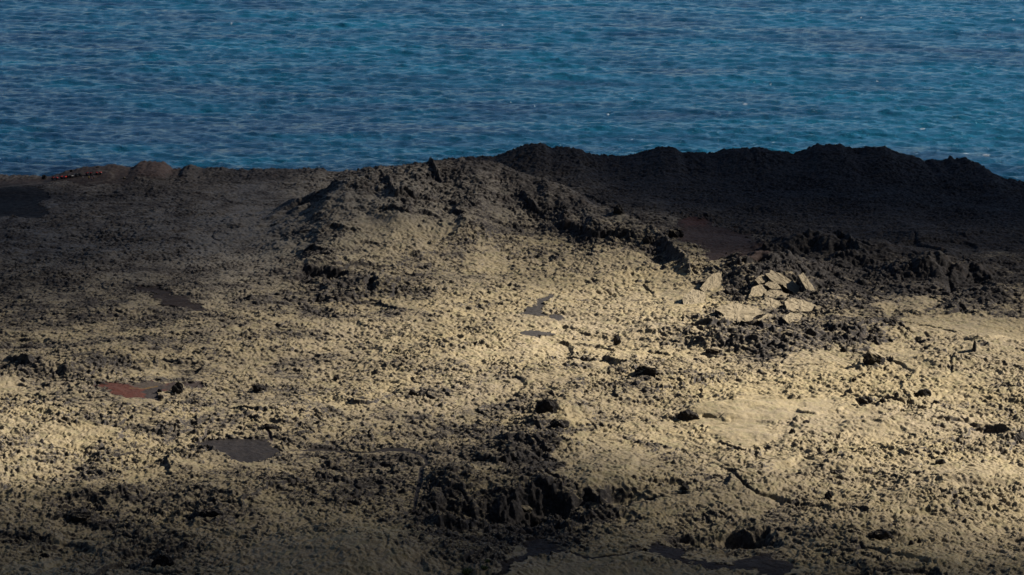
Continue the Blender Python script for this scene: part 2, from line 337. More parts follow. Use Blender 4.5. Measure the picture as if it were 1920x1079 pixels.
# the clinker has a grain: blocks lie stretched along the way the flow crept
_a = warpx*.94 + warpy*.34; _b = (-warpx*.34 + warpy*.94)/1.75
def blocks(lam, seed):
    F1, F2, cid, ox, oy = worley(_a, _b, lam, seed)
    r = (cid & 0xff).astype(f32)/255; a = ((cid >> 8) & 0xff).astype(f32)/255*6.283
    tilt = (np.cos(a)*ox + np.sin(a)*oy)*.55
    return (r**1.6 + tilt*.8)*sstep(.0, .22, F2-F1) + .25*(1-F1)
rough = table(ROUGH, PX, PY).astype(f32); cov = table(COVER, PX, PY).astype(f32)
patchy = perlin(X, Y, 22., 81) + .6*perlin(X, Y, 9., 82)
SMOOTH = [[(1285,775),(1325,748),(1400,742),(1500,745),(1570,755),(1560,780),(1480,786),(1420,790),(1440,820),(1400,845),(1340,815),(1310,792)],
 [(1690,592),(1800,588),(1930,598),(1930,640),(1780,632),(1700,615)],[(1640,648),(1690,640),(1745,690),(1690,700),(1670,670)],[(1500,655),(1590,662),(1610,700),(1520,705),(1450,690)],
 [(1235,545),(1300,540),(1320,560),(1310,590),(1260,582)],[(1312,540),(1348,512),(1352,535),(1340,548)],[(1640,560),(1690,545),(1760,555),(1770,585),(1700,586),(1650,590)],
 [(1040,830),(1110,810),(1220,840),(1230,880),(1100,910),(1050,890)],[(1700,985),(1780,970),(1800,1000),(1720,1015)],[(1650,950),(1700,940),(1760,965),(1700,975)],
 [(480,1010),(640,1000),(800,1040),(800,1085),(480,1085)],[(1000,1050),(1080,1048),(1300,1065),(1400,1085),(980,1085)],[(0,1060),(100,1050),(130,1085),(0,1085)],[(100,1015),(200,1010),(230,1022),(110,1030)],
 [(0,705),(60,712),(60,740),(0,740)],[(90,800),(170,790),(240,810),(160,840),(60,830)],[(1440,850),(1500,850),(1490,890),(1440,885)],[(1180,790),(1290,800),(1290,840),(1200,830)],
 [(660,405),(760,400),(850,430),(800,470),(690,450)],[(1020,760),(1060,752),(1110,780),(1085,800),(1045,790)],[(1560,742),(1680,765),(1760,800),(1660,825),(1500,800)],[(1760,880),(1880,860),(1920,880),(1920,910),(1800,920)],[(1100,640),(1180,620),(1240,650),(1160,680)]]
smo = np.zeros(X.shape, f32)
for k, p in enumerate(SMOOTH):
    smo = np.maximum(smo, poly_mask(p, 3 if k < 6 else 6, 5)*(.95 if k == 0 else .68 if k < 6 else .5))
DARK = [[(630,338),(700,318),(860,322),(910,372),(800,402),(720,388),(660,384)],[(545,500),(575,440),(620,378),(655,400),(610,480),(570,525)],[(1650,500),(1720,480),(1800,495),(1900,540),(1900,590),(1800,585),(1740,540),(1660,560)],[(480,560),(540,530),(640,560),(640,590),(560,580)],[(960,330),(1000,335),(1060,375),(1100,420),(1040,430),(980,390)],[(780,940),(830,905),(900,920),(960,915),(1050,910),(1110,925),(1200,930),(1230,945),(1180,970),(1080,985),(980,1000),(860,985),(790,985)],
 [(1290,600),(1340,590),(1460,610),(1560,590),(1650,600),(1690,640),(1600,650),(1480,655),(1400,650),(1320,640)],[(1440,460),(1500,450),(1600,470),(1650,510),(1640,580),(1560,560),(1520,510),(1460,500)],
 [(540,520),(600,500),(670,495),(690,560),(640,580),(600,540)],[(1000,765),(1035,755),(1045,780),(1030,800),(1000,790)],[(940,830),(1000,820),(1050,840),(1010,880),(930,880)],[(1000,420),(1080,415),(1200,430),(1240,450),(1150,455),(1040,445)],
 [(1340,545),(1360,520),(1420,490),(1470,520),(1400,545),(1370,575)],[(1180,680),(1230,675),(1240,710),(1200,715)],[(1270,785),(1300,775),(1320,800),(1290,810)],[(1770,500),(1850,520),(1900,560),(1850,595),(1800,570)],
 [(100,960),(180,940),(280,960),(260,1000),(140,1000)],[(380,940),(430,930),(480,950),(440,975),(380,970)],[(560,880),(680,860),(780,870),(760,930),(640,930)],[(0,672),(60,680),(80,705),(30,700)]]
drk = np.zeros(X.shape, f32)
for p in DARK: drk = np.maximum(drk, poly_mask(p, 20, 14))
rough = rough*(1+.45*np.clip(patchy, -.8, 1))*(1+.05*drk); rough = np.minimum(rough, 1.15); cov = cov + .16*perlin(X, Y, 14., 83) + .10*perlin(X, Y, 5., 84) - .06*drk + smo*.25 - .03
rough = rough*(1-.78*smo)
poke = np.maximum(poke, .7*bare*poly_mask([(255,300),(268,296),(312,296),(332,320),(340,334),(300,340),(262,334),(250,318)], 6, 4))
poke = np.maximum(poke, .5*bare*poly_mask([(196,338),(262,328),(262,344),(205,346)], 4, 3))
calm = np.zeros(X.shape, f32)
for pts in ([(527,848,6),(600,845,6),(640,848,6),(690,852,6),(730,846,10),(765,847,11),(795,861,9),(802,872,7),(790,884,7),(788,906,7),(782,930,6)], [(508,826,7),(505,812,7)],
            [(935,1085,20),(990,1030,24),(1030,1022,22),(1075,1042,10),(1160,1046,9),(1235,1034,14),(1300,1048,16),(1400,1060,24),(1490,1075,24)], [(390,848,10),(440,872,10),(510,866,10)], [(195,722,5),(240,754,8),(300,758,8)],
            [(985,596,7),(1045,604,6),(1010,634,6)], [(60,350,6),(120,346,6),(200,350,5)]):
    calm = np.maximum(calm, path_mask(pts, 5))
rough = rough*(1-.5*calm)
free = 1-bare*(1-poke)
ridged = 1-np.abs(perlin(X, Y, 6., 85))*2; ridged2 = 1-np.abs(perlin(_a, _b, 1.8, 86))*2
big = blocks(4.4, 90)-.4
fine = .92*rough*(.62*(blocks(1.2, 91)-.4) + .40*(blocks(.62, 92)-.4) + .34*(ridged-.6) + .32*(ridged2-.6) + .4*perlin(X, Y, 12., 87) + (.35*np.clip(patchy, 0, 1)+.85*drk)*big) + .10*perlin(X, Y, .7, 88)*np.minimum(rough+.2, 1)
frac = land*free
# plates of crust: each tilted its own way, with open joints between them, and long pressure ridges
wx2 = X + perlin(X, Y, 24., 121)*7 + perlin(X, Y, 6., 122)*1.3; wy2 = Y + perlin(X, Y, 24., 123)*7 + perlin(X, Y, 6., 124)*1.3
pf1, pf2, pid, pox, poy = worley(wx2, wy2*.8, 15., 125)
pa = ((pid >> 8) & 0xff).astype(f32)/255*6.283; pr = (pid & 0xff).astype(f32)/255
joint = pf2-pf1
pmask = np.clip(.30 + perlin(X, Y, 55., 126)*1.1 - .15*smo + .30*sstep(1250, 1500, PX), 0, 1)*land*(1-bare)*sstep(1040, 1005, Y)
H += pmask*((pr-.5)*.8 + (np.cos(pa)*pox + np.sin(pa)*poy)*1.5)*sstep(.0, .10, joint)
H -= pmask*(.35+.65*pr)*.65*sstep(.05, .0, joint)*(perlin(X, Y, 11., 127) > -.15)
prx = 1-np.abs(perlin(wx2*.45, wy2, 9., 128))*2
H += land*(1-bare)*(1-.6*smo)*.55*np.clip(prx-.35, 0, 1)
H = H + fine*frac + (1-frac)*land*(.16*perlin(X, Y, 4., 89) + .10*perlin(X, Y, 1.2, 99) + .12*np.clip(blocks(1.3, 98)-.75, 0, 1)) - .12*bare*land*(1-poke)
cut = (Y >= Yc) & (Y < 1190)
H = np.where(cut, H + .7*(blocks(2.7, 91)-.4)*np.clip(1-(Y-Yc)/30, 0, 1)*(1-bare), H)
# slope of the finished surface decides where moss has a hold
gy, gx = np.gradient(H); ex = np.gradient(X, axis=1); ey = np.gradient(Y, axis=0)
slope = np.hypot(gx/ex, gy/ey)
hold = cov - .03 - .05*sstep(1500, 700, PX)*sstep(480, 540, PY)*sstep(1000, 860, PY) - .03 + .34*(.62-np.clip(slope, 0, 1.35)) 
moss = np.clip(.5 + (hold-.5)*1.9, 0, 1)*(1-bare)
warm = np.clip(.5 + .5*perlin(X, Y, 40., 95) + .35*perlin(X, Y, 6., 96) + .35*perlin(X, Y, 1.6, 97), 0, 1)
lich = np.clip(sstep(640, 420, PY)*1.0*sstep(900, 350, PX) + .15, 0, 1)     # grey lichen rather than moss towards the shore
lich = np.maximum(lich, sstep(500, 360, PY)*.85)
PX2, PY2, DEP2 = project(X, Y, H)

def ground_at(px, py):
    """ground point seen at a pixel"""
    d = (PX2-px)**2 + (PY2-py)**2 + np.where((Y < 580) | (Y > Yc+1), 1e9, 0)
    k = np.argmin(d); i, j = divmod(int(k), NCOL)
    return Vector((X[i,j], Y[i,j], H[i,j])), float(DEP2[i,j]/F)     # point, metres per photo pixel

# ------------------------------------------------------------------ materials
def mat(name, base=(.5,.5,.5), rough=.9, spec=.3):
    m = bpy.data.materials.new(name); m.use_nodes = True
    b = m.node_tree.nodes['Principled BSDF']
    b.inputs['Base Color'].default_value = (*base, 1); b.inputs['Roughness'].default_value = rough
    b.inputs['Specular IOR Level'].default_value = spec
    return m, m.node_tree, b
def N(nt, t, **kw):
    n = nt.nodes.new(t)
    for k, v in kw.items(): setattr(n, k, v)
    return n
def attr(nt, name): return N(nt, 'ShaderNodeAttribute', attribute_name=name)
def noise(nt, scale, detail=3, rough=.55):
    n = N(nt, 'ShaderNodeTexNoise'); n.inputs['Scale'].default_value = scale; n.inputs['Detail'].default_value = detail; n.inputs['Roughness'].default_value = rough
    tc = N(nt, 'ShaderNodeNewGeometry'); nt.links.new(tc.outputs['Position'], n.inputs['Vector']); return n
def mixc(nt, fac, a, b):
    m = N(nt, 'ShaderNodeMix', data_type='RGBA')
    for s, v in ((m.inputs[0], fac), (m.inputs[6], a), (m.inputs[7], b)):
        if isinstance(v, (tuple, float)): s.default_value = (*v, 1) if isinstance(v, tuple) else v
        else: nt.links.new(v, s)
    return m.outputs[2]
def mth(nt, op, a, b=0., c=None):
    m = N(nt, 'ShaderNodeMath', operation=op)
    for k, v in enumerate((a, b) if c is None else (a, b, c)):
        if isinstance(v, (int, float)): m.inputs[k].default_value = v
        else: nt.links.new(v, m.inputs[k])
    return m.outputs[0]
def mapr(nt, v, a, b, c=0., d=1.):
    m = N(nt, 'ShaderNodeMapRange'); m.interpolation_type = 'SMOOTHSTEP'
    nt.links.new(v, m.inputs[0])
    for k, q in enumerate((a, b, c, d)): m.inputs[k+1].default_value = q
    return m.outputs[0]

mg, nt, b = mat('lava_ground')
n1 = noise(nt, 1.1, 4, .7); n2 = noise(nt, 3.0, 3, .6); n3 = noise(nt, .25, 3)
moss_a = attr(nt, 'moss').outputs['Fac']; warm_a = attr(nt, 'warm').outputs['Fac']; lich_a = attr(nt, 'lichen').outputs['Fac']
moss_c = mixc(nt, warm_a, (.335,.278,.198), (.405,.33,.195))
moss_c = mixc(nt, mapr(nt, n1.outputs[0], .55, .72), moss_c, (.31,.265,.13))
moss_c = mixc(nt, mapr(nt, n2.outputs[0], .52, .75, 0, .7), moss_c, (.37,.325,.265))
moss_c = mixc(nt, mapr(nt, n3.outputs[0], .50, .66, 0, .45), moss_c, (.27,.25,.14))
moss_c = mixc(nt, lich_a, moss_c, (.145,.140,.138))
rock_c = mixc(nt, mapr(nt, n1.outputs[0], .35, .7), (.022,.021,.024), (.082,.076,.075))
rock_c = mixc(nt, mapr(nt, n3.outputs[0], .55, .7), rock_c, (.058,.049,.047))
n12 = mth(nt, 'ADD', mth(nt, 'MULTIPLY', n1.outputs[0], .55), mth(nt, 'MULTIPLY', n2.outputs[0], .45))
rock_c = mixc(nt, mth(nt, 'MULTIPLY', moss_a, mapr(nt, n3.outputs[0], .35, .6, .6, 1.3)), rock_c, mixc(nt, mapr(nt, n1.outputs[0], .4, .62), (.125,.112,.103), (.20,.175,.15)))
f = mapr(nt, mth(nt, 'ADD', moss_a, mth(nt, 'MULTIPLY', mth(nt, 'SUBTRACT', n12, .5), 1.1)), .20, .76)
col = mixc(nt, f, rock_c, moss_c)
cin = attr(nt, 'cinder').outputs['Color']
ng = noise(nt, .35, 5, .7)
cin = mixc(nt, mapr(nt, ng.outputs[0], .42, .70, 0, .55), cin, mixc(nt, .35, cin, (.13,.11,.10)))
cin = mixc(nt, mapr(nt, n1.outputs[0], .60, .75, 0, .6), cin, mixc(nt, .75, cin, (.012,.011,.012)))
cin = mixc(nt, mapr(nt, n2.outputs[0], .60, .72, 0, .5), cin, mixc(nt, .5, cin, (.17,.15,.135)))
col = mixc(nt, attr(nt, 'bare').outputs['Fac'], col, cin)
nt.links.new(col, b.inputs['Base Color'])
bp = N(nt, 'ShaderNodeBump'); bp.inputs['Strength'].default_value = .5; bp.inputs['Distance'].default_value = .25
nt.links.new(n2.outputs[0], bp.inputs['Height']); nt.links.new(bp.outputs[0], b.inputs['Normal'])
b.inputs['Specular IOR Level'].default_value = .12; b.inputs['Roughness'].default_value = .95

# ------------------------------------------------------------------ building the ground, one object per kind of ground
def grid_obj(name, V, faces, m, attrs, kind='structure', label=None, cat=None):
    me = bpy.data.meshes.new(name)
    used, inv = np.unique(faces, return_inverse=True); inv = inv.reshape(faces.shape)
    me.vertices.add(len(used)); me.vertices.foreach_set('co', V[used].astype(f32).ravel())
    nf = len(faces); me.loops.add(nf*4); me.polygons.add(nf)
    me.loops.foreach_set('vertex_index', inv.astype(np.int32).ravel())
    me.polygons.foreach_set('loop_start', np.arange(0, nf*4, 4, dtype=np.int32))
    me.polygons.foreach_set('use_smooth', np.ones(nf, bool))
    me.update(calc_edges=True)
    for k, v in attrs.items():
        if v.ndim == 2 and v.shape[1] == 3:
            a = me.attributes.new(k, 'FLOAT_COLOR', 'POINT'); c = np.ones((len(used), 4), f32); c[:,:3] = v[used]; a.data.foreach_set('color', c.ravel())
        else:
            a = me.attributes.new(k, 'FLOAT', 'POINT'); a.data.foreach_set('value', v[used].astype(f32))
    me.materials.append(m)
    o = bpy.data.objects.new(name, me); C.objects.link(o)
    if kind: o['kind'] = kind
    if label: o['label'] = label; o['category'] = cat
    return o
V = np.stack([X, Y, H], -1).reshape(-1, 3)
idx = np.arange(NR*NCOL).reshape(NR, NCOL)
faces = np.stack([idx[:-1,:-1], idx[:-1,1:], idx[1:,1:], idx[1:,:-1]], -1).reshape(-1, 4)
fr = rid[:-1,:-1].ravel()
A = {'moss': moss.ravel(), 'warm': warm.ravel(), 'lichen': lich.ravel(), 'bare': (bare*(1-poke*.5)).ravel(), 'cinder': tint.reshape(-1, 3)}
for k, n in enumerate(['lava_field', 'headland'] + [r[0] for r in REG] + ['dirt_track']):
    fs = faces[fr == k]
    if len(fs): grid_obj(n, V, fs, mg, A)

# ------------------------------------------------------------------ the sea
SY = np.concatenate([growing(1040, 2250, 1.0, 2.6), np.geomspace(2270, 45000, 40)])
sh = .1763*SY*1.035+3
SU = np.concatenate([-ext[::-1], np.linspace(-1.14, 1.14, 1100), ext])
WX = SU[None,:]*sh[:,None]; WY = np.repeat(SY[:,None], len(SU), 1)
rs = np.random.RandomState(3)
WH = np.zeros(WX.shape)
for k in range(80):
    lam = 3.2*(34/3.2)**rs.rand()
    th = R(-100 - 4) + rs.randn()*R(34)            # towards the shore, a little aslant
    kx, ky = math.cos(th)*2*math.pi/lam, math.sin(th)*2*math.pi/lam
    amp = .0095*lam**.85*math.exp(-(lam/26)**2)
    ph = kx*WX + ky*WY + rs.rand()*6.28
    fade = np.clip(lam/(3.2*np.gradient(WY, axis=0))-.6, 0, 1)
    WH += amp*fade*(1.1*np.sin(ph) - .25*np.cos(2*ph))
for k in range(7):
    lam = 55+60*rs.rand(); th = R(-92) + rs.randn()*R(12); kx, ky = math.cos(th)*2*math.pi/lam, math.sin(th)*2*math.pi/lam
    WH += .16*np.sin(kx*WX+ky*WY+rs.rand()*6.28)
gust_shade = .7*perlin(WX, WY, 260., 101) + .8*perlin(WX+.25*WY, WY, 75., 102) + .9*perlin(WX*.35+.1*WY, WY, 26., 105)
WH *= 1+.4*gust_shade
foam = np.zeros(WX.shape)
# broken water along the shore and a few breaking crests
shoreY = np.interp(WX, sx, sy)
ds = WY-shoreY
fn = perlin(WX, WY, 7., 103) + .6*perlin(WX, WY, 2.5, 104)
rt = sstep(at_Y(1300,300,1170)[0], at_Y(1900,300,1170)[0], WX)
foam = np.maximum(foam, sstep(.05+.5*(1-rt), .9, fn + .85*np.exp(-((ds-38)/22)**2)*(0.2+.8*rt))*sstep(75, 40, ds)*.9)
for (px, py, L) in [(1539,90,5),(1600,61,4),(1802,62,4),(1900,40,4),(1687,31,5),(1615,34,3),(1445,156,5),(1398,197,10),(1594,101,3),(1878,88,3),(942,47,4),(434,46,4),(1185,262,6),(1730,245,10),(1810,290,14),(1850,293,16),(1450,265,10),(1372,250,8),(1140,214,3),(1645,152,3)]:
    x0, y0 = at_z(px, py, 0); mpp = math.hypot(y0, CZ)/F
    r = np.hypot((WX-x0)/(L*mpp*.45), (WY-y0)/(6.5*mpp*1.1)) + fn*.5
    foam = np.maximum(foam, np.where(r < 2, sstep(1.15, .55, r), 0)*(.3 if L < 6 else .3))
ms, nt, b = mat('sea_water', (.004,.022,.045), .12, .5)
b.inputs['IOR'].default_value = 1.33; b.inputs['Specular Tint'].default_value = (.34,.58,1,1)
geo = N(nt, 'ShaderNodeNewGeometry')
def wave_noise(sx_, sy_, rot, detail, rough_):
    mp = N(nt, 'ShaderNodeMapping'); mp.inputs['Scale'].default_value = (sx_, sy_, .2); mp.inputs['Rotation'].default_value = (0, 0, rot)
    nt.links.new(geo.outputs['Position'], mp.inputs[0])
    n = N(nt, 'ShaderNodeTexNoise'); n.inputs['Scale'].default_value = 1; n.inputs['Detail'].default_value = detail; n.inputs['Roughness'].default_value = rough_
    n.inputs['Distortion'].default_value = .6
    nt.links.new(mp.outputs[0], n.inputs['Vector']); return n.outputs[0]
w1 = wave_noise(.30, .50, R(8), 5, .68); w2 = wave_noise(.9, 1.2, R(-14), 3, .6)
ht = mth(nt, 'ADD', mth(nt, 'MULTIPLY', w1, 1.0), mth(nt, 'MULTIPLY', w2, .30))
bp = N(nt, 'ShaderNodeBump'); bp.inputs['Strength'].default_value = 1.0; bp.inputs['Distance'].default_value = 1.15
wg = attr(nt, 'gust_shade').outputs['Fac']
nt.links.new(mth(nt, 'MULTIPLY', ht, mapr(nt, wg, .05, .95, 1.2, .8)), bp.inputs['Height']); nt.links.new(bp.outputs[0], b.inputs['Normal'])
wc = mixc(nt, wg, (.0010,.020,.050), (.005,.072,.130))  # swell brightness put into the water colour as dark and light bands
fm = attr(nt, 'foam').outputs['Fac']
nt.links.new(mixc(nt, fm, wc, (.75,.78,.8)), b.inputs['Base Color'])
nt.links.new(mth(nt, 'ADD', .12, mth(nt, 'MULTIPLY', fm, .7)), b.inputs['Roughness'])
WV = np.stack([WX, WY, WH], -1).reshape(-1, 3)
wi = np.arange(WX.size).reshape(WX.shape)
wfc = np.stack([wi[:-1,:-1], wi[:-1,1:], wi[1:,1:], wi[1:,:-1]], -1).reshape(-1, 4)
sea = grid_obj('sea', WV, wfc, ms, {'foam': foam.ravel(), 'gust_shade': np.clip(.5+.55*gust_shade + .22*np.clip(WX/250, -1, 1), 0, 1).ravel()})  # vignette darkening towards the left painted in over the wind bands
sea.data.polygons.foreach_set('use_smooth', np.ones(len(sea.data.polygons), bool))

# ------------------------------------------------------------------ cloud shaped to shade the field, plus an added layer that dims sky light
SIG, ALT = .03, 620.
gx_ = np.concatenate([np.arange(-3400, -430, 60.), np.arange(-420, 421, 7.), np.arange(440, 1300, 60.)]); gy_ = np.concatenate([np.arange(-2400, 530, 60.), np.arange(540, 1330, 7.)])
GX, GY = np.meshgrid(gx_, gy_)
qx, qy, _ = project(GX, GY, GX*0+BASE+3)
T = table(SUNLIT, qx, qy)
T = np.where(qy < 285, .55, T)**1.45*(1+.22*perlin(GX, GY, 60., 111)+.12*perlin(GX, GY, 25., 112))
T = np.clip(T, .02, .985)
dimming_deck = np.maximum(np.maximum(sstep(-440, -700, GX), sstep(440, 700, GX)), sstep(535, 380, GY))    # absorbing layer added out of view to block sky light
T = T*(1-dimming_deck) + dimming_deck*np.where(GY > 1000, .9, .05); T = np.where(GY > 1290, .985, T)
th = -np.log(T)/SIG
off = S*(ALT-BASE)/S[2]
bx = GX+off[0]; by = GY+off[1]; bz = ALT + 8*perlin(GX, GY, 90., 113)
bz = bz*1
bot = np.stack([bx, by, bz], -1)
bot = bot + S*((bz-ALT)/S[2])[...,None]*np.array([1,1,0])
top = bot + S*np.maximum(th, .6)[...,None]
nn = GX.size; CV = np.concatenate([bot.reshape(-1,3), top.reshape(-1,3)])
ci = np.arange(nn).reshape(GX.shape)
q = np.stack([ci[:-1,:-1], ci[:-1,1:], ci[1:,1:], ci[1:,:-1]], -1).reshape(-1, 4)
side = []
for e in (ci[0,:], ci[-1,::-1], ci[::-1,0], ci[:,-1]):
    side.append(np.stack([e[:-1], e[:-1]+nn, e[1:]+nn, e[1:]], -1))
CF = np.concatenate([q[:, ::-1], q+nn] + side)
mc = bpy.data.materials.new('cloud_vapour'); mc.use_nodes = True; nt = mc.node_tree; nt.nodes.clear()
out = N(nt, 'ShaderNodeOutputMaterial'); vs = N(nt, 'ShaderNodeVolumePrincipled'); vs.inputs['Density'].default_value = SIG; vs.inputs['Color'].default_value = (.10,.13,.18,1)
nt.links.new(vs.outputs[0], out.inputs['Volume'])
cloud = grid_obj('clouds_and_dimmer', CV, CF, mc, {})
cloud['label'] = 'broken cloud above the lava field, with an added unseen layer that dims the sky'

# ------------------------------------------------------------------ helpers for things
def thing(name, label, cat, loc, rz=0, group=None):
    o = bpy.data.objects.new(name, None); C.objects.link(o); o.location = loc; o.rotation_euler = (0, 0, rz)
    o['label'] = label; o['category'] = cat
    if group: o['group'] = group
    return o
def from_bm(name, bm, m, parent=None, smooth=False):
    me = bpy.data.meshes.new(name); bm.to_mesh(me); bm.free(); me.materials.append(m)
    if smooth: me.polygons.foreach_set('use_smooth', np.ones(len(me.polygons), bool))
    o = bpy.data.objects.new(name, me); C.objects.link(o)
    if parent: o.parent = parent
    return o
def add_box(bm, c, s, bev=.02, rot=None):
    r = bmesh.ops.create_cube(bm, size=1); M = Matrix.Translation(c) @ (rot or Matrix()) @ Matrix.Diagonal((*s, 1))
    bmesh.ops.transform(bm, matrix=M, verts=r['verts'])
    if bev: bmesh.ops.bevel(bm, geom=list({e for v in r['verts'] for e in v.link_edges}), offset=bev, segments=2, affect='EDGES')
def add_cyl(bm, a, b, r1, r2=None, seg=12):
    a, b = Vector(a), Vector(b); d = b-a
    M = Matrix.Translation((a+b)/2) @ d.to_track_quat('Z', 'Y').to_matrix().to_4x4()
    bmesh.ops.create_cone(bm, cap_ends=True, segments=seg, radius1=r1, radius2=r1 if r2 is None else r2, depth=d.length, matrix=M)
def add_torus(bm, c, Rr, r, axis='Y', nu=20, nv=8):
    vs = []
    for i in range(nu):
        a = 2*math.pi*i/nu
        for j in range(nv):
            b_ = 2*math.pi*j/nv; q = Rr + r*math.cos(b_)
            vs.append(bm.verts.new((c[0]+q*math.cos(a), c[1]+r*1.35*math.sin(b_), c[2]+q*math.sin(a))))
    for i in range(nu):
        for j in range(nv):
            bm.faces.new((vs[i*nv+j], vs[i*nv+(j+1)%nv], vs[((i+1)%nu)*nv+(j+1)%nv], vs[((i+1)%nu)*nv+j]))

def rock_mat(name, mossy):
    m, nt, b = mat(name, rough=.95, spec=.12)
    geo = N(nt, 'ShaderNodeNewGeometry'); sep = N(nt, 'ShaderNodeSeparateXYZ'); nt.links.new(geo.outputs['Normal'], sep.inputs[0])
    n1 = noise(nt, 1.3, 4, .65); n2 = noise(nt, 4, 3, .6)
    rc = mixc(nt, mapr(nt, n1.outputs[0], .35, .7), (.016,.0155,.018), (.045,.041,.041))
    rc = mixc(nt, mapr(nt, n2.outputs[0], .6, .75), rc, (.085,.075,.068))
    mc_ = mixc(nt, mapr(nt, n2.outputs[0], .4, .65), (.34,.285,.21), (.27,.235,.165))
    f = mapr(nt, mth(nt, 'ADD', sep.outputs[2], mth(nt, 'MULTIPLY', mth(nt, 'SUBTRACT', n1.outputs[0], .5), 1.4)), 1.05-mossy, 1.30-mossy)
    nt.links.new(mixc(nt, f, rc, mc_), b.inputs['Base Color'])
    bp = N(nt, 'ShaderNodeBump'); bp.inputs['Strength'].default_value = .7; bp.inputs['Distance'].default_value = .2
    nt.links.new(n2.outputs[0], bp.inputs['Height']); nt.links.new(bp.outputs[0], b.inputs['Normal'])
    return m
ROCK = {k: rock_mat('lava_rock_%s' % k, v) for k, v in (('bare', .12), ('some', .40), ('mossy', .72))}

def boulder_bm(sx_, sy_, sz_, seed, craggy=.12, flat=False):
    rn = random.Random(seed); bm = bmesh.new(); bmesh.ops.create_icosphere(bm, subdivisions=4, radius=1)
    pl = []
    for _ in range(11):
        a = rn.uniform(0, 6.28); z = rn.uniform(-.2, 1); q = math.sqrt(max(0, 1-z*z)); pl.append((Vector((q*math.cos(a), q*math.sin(a), z)), rn.uniform(.62, .92)))
    co_ = np.array([v.co[:] for v in bm.verts])
    n = sum(perlin(co_[:,0]+seed+.7*co_[:,2], co_[:,1]-.6*co_[:,2]+seed*.37, l, 201+k)*a for k, (l, a) in enumerate(((.9, 1.0), (.4, .7), (.17, .45))))
    for v, d in zip(bm.verts, n):
        p = v.co.normalized()
        for nn_, dd in pl:
            t = p.dot(nn_)
            if t > dd: p = p - nn_*(t-dd)*.9
        p = p*(1 + craggy*float(d)*1.4)
        v.co = Vector((p.x*sx_, p.y*sy_, p.z*sz_))
    return bm

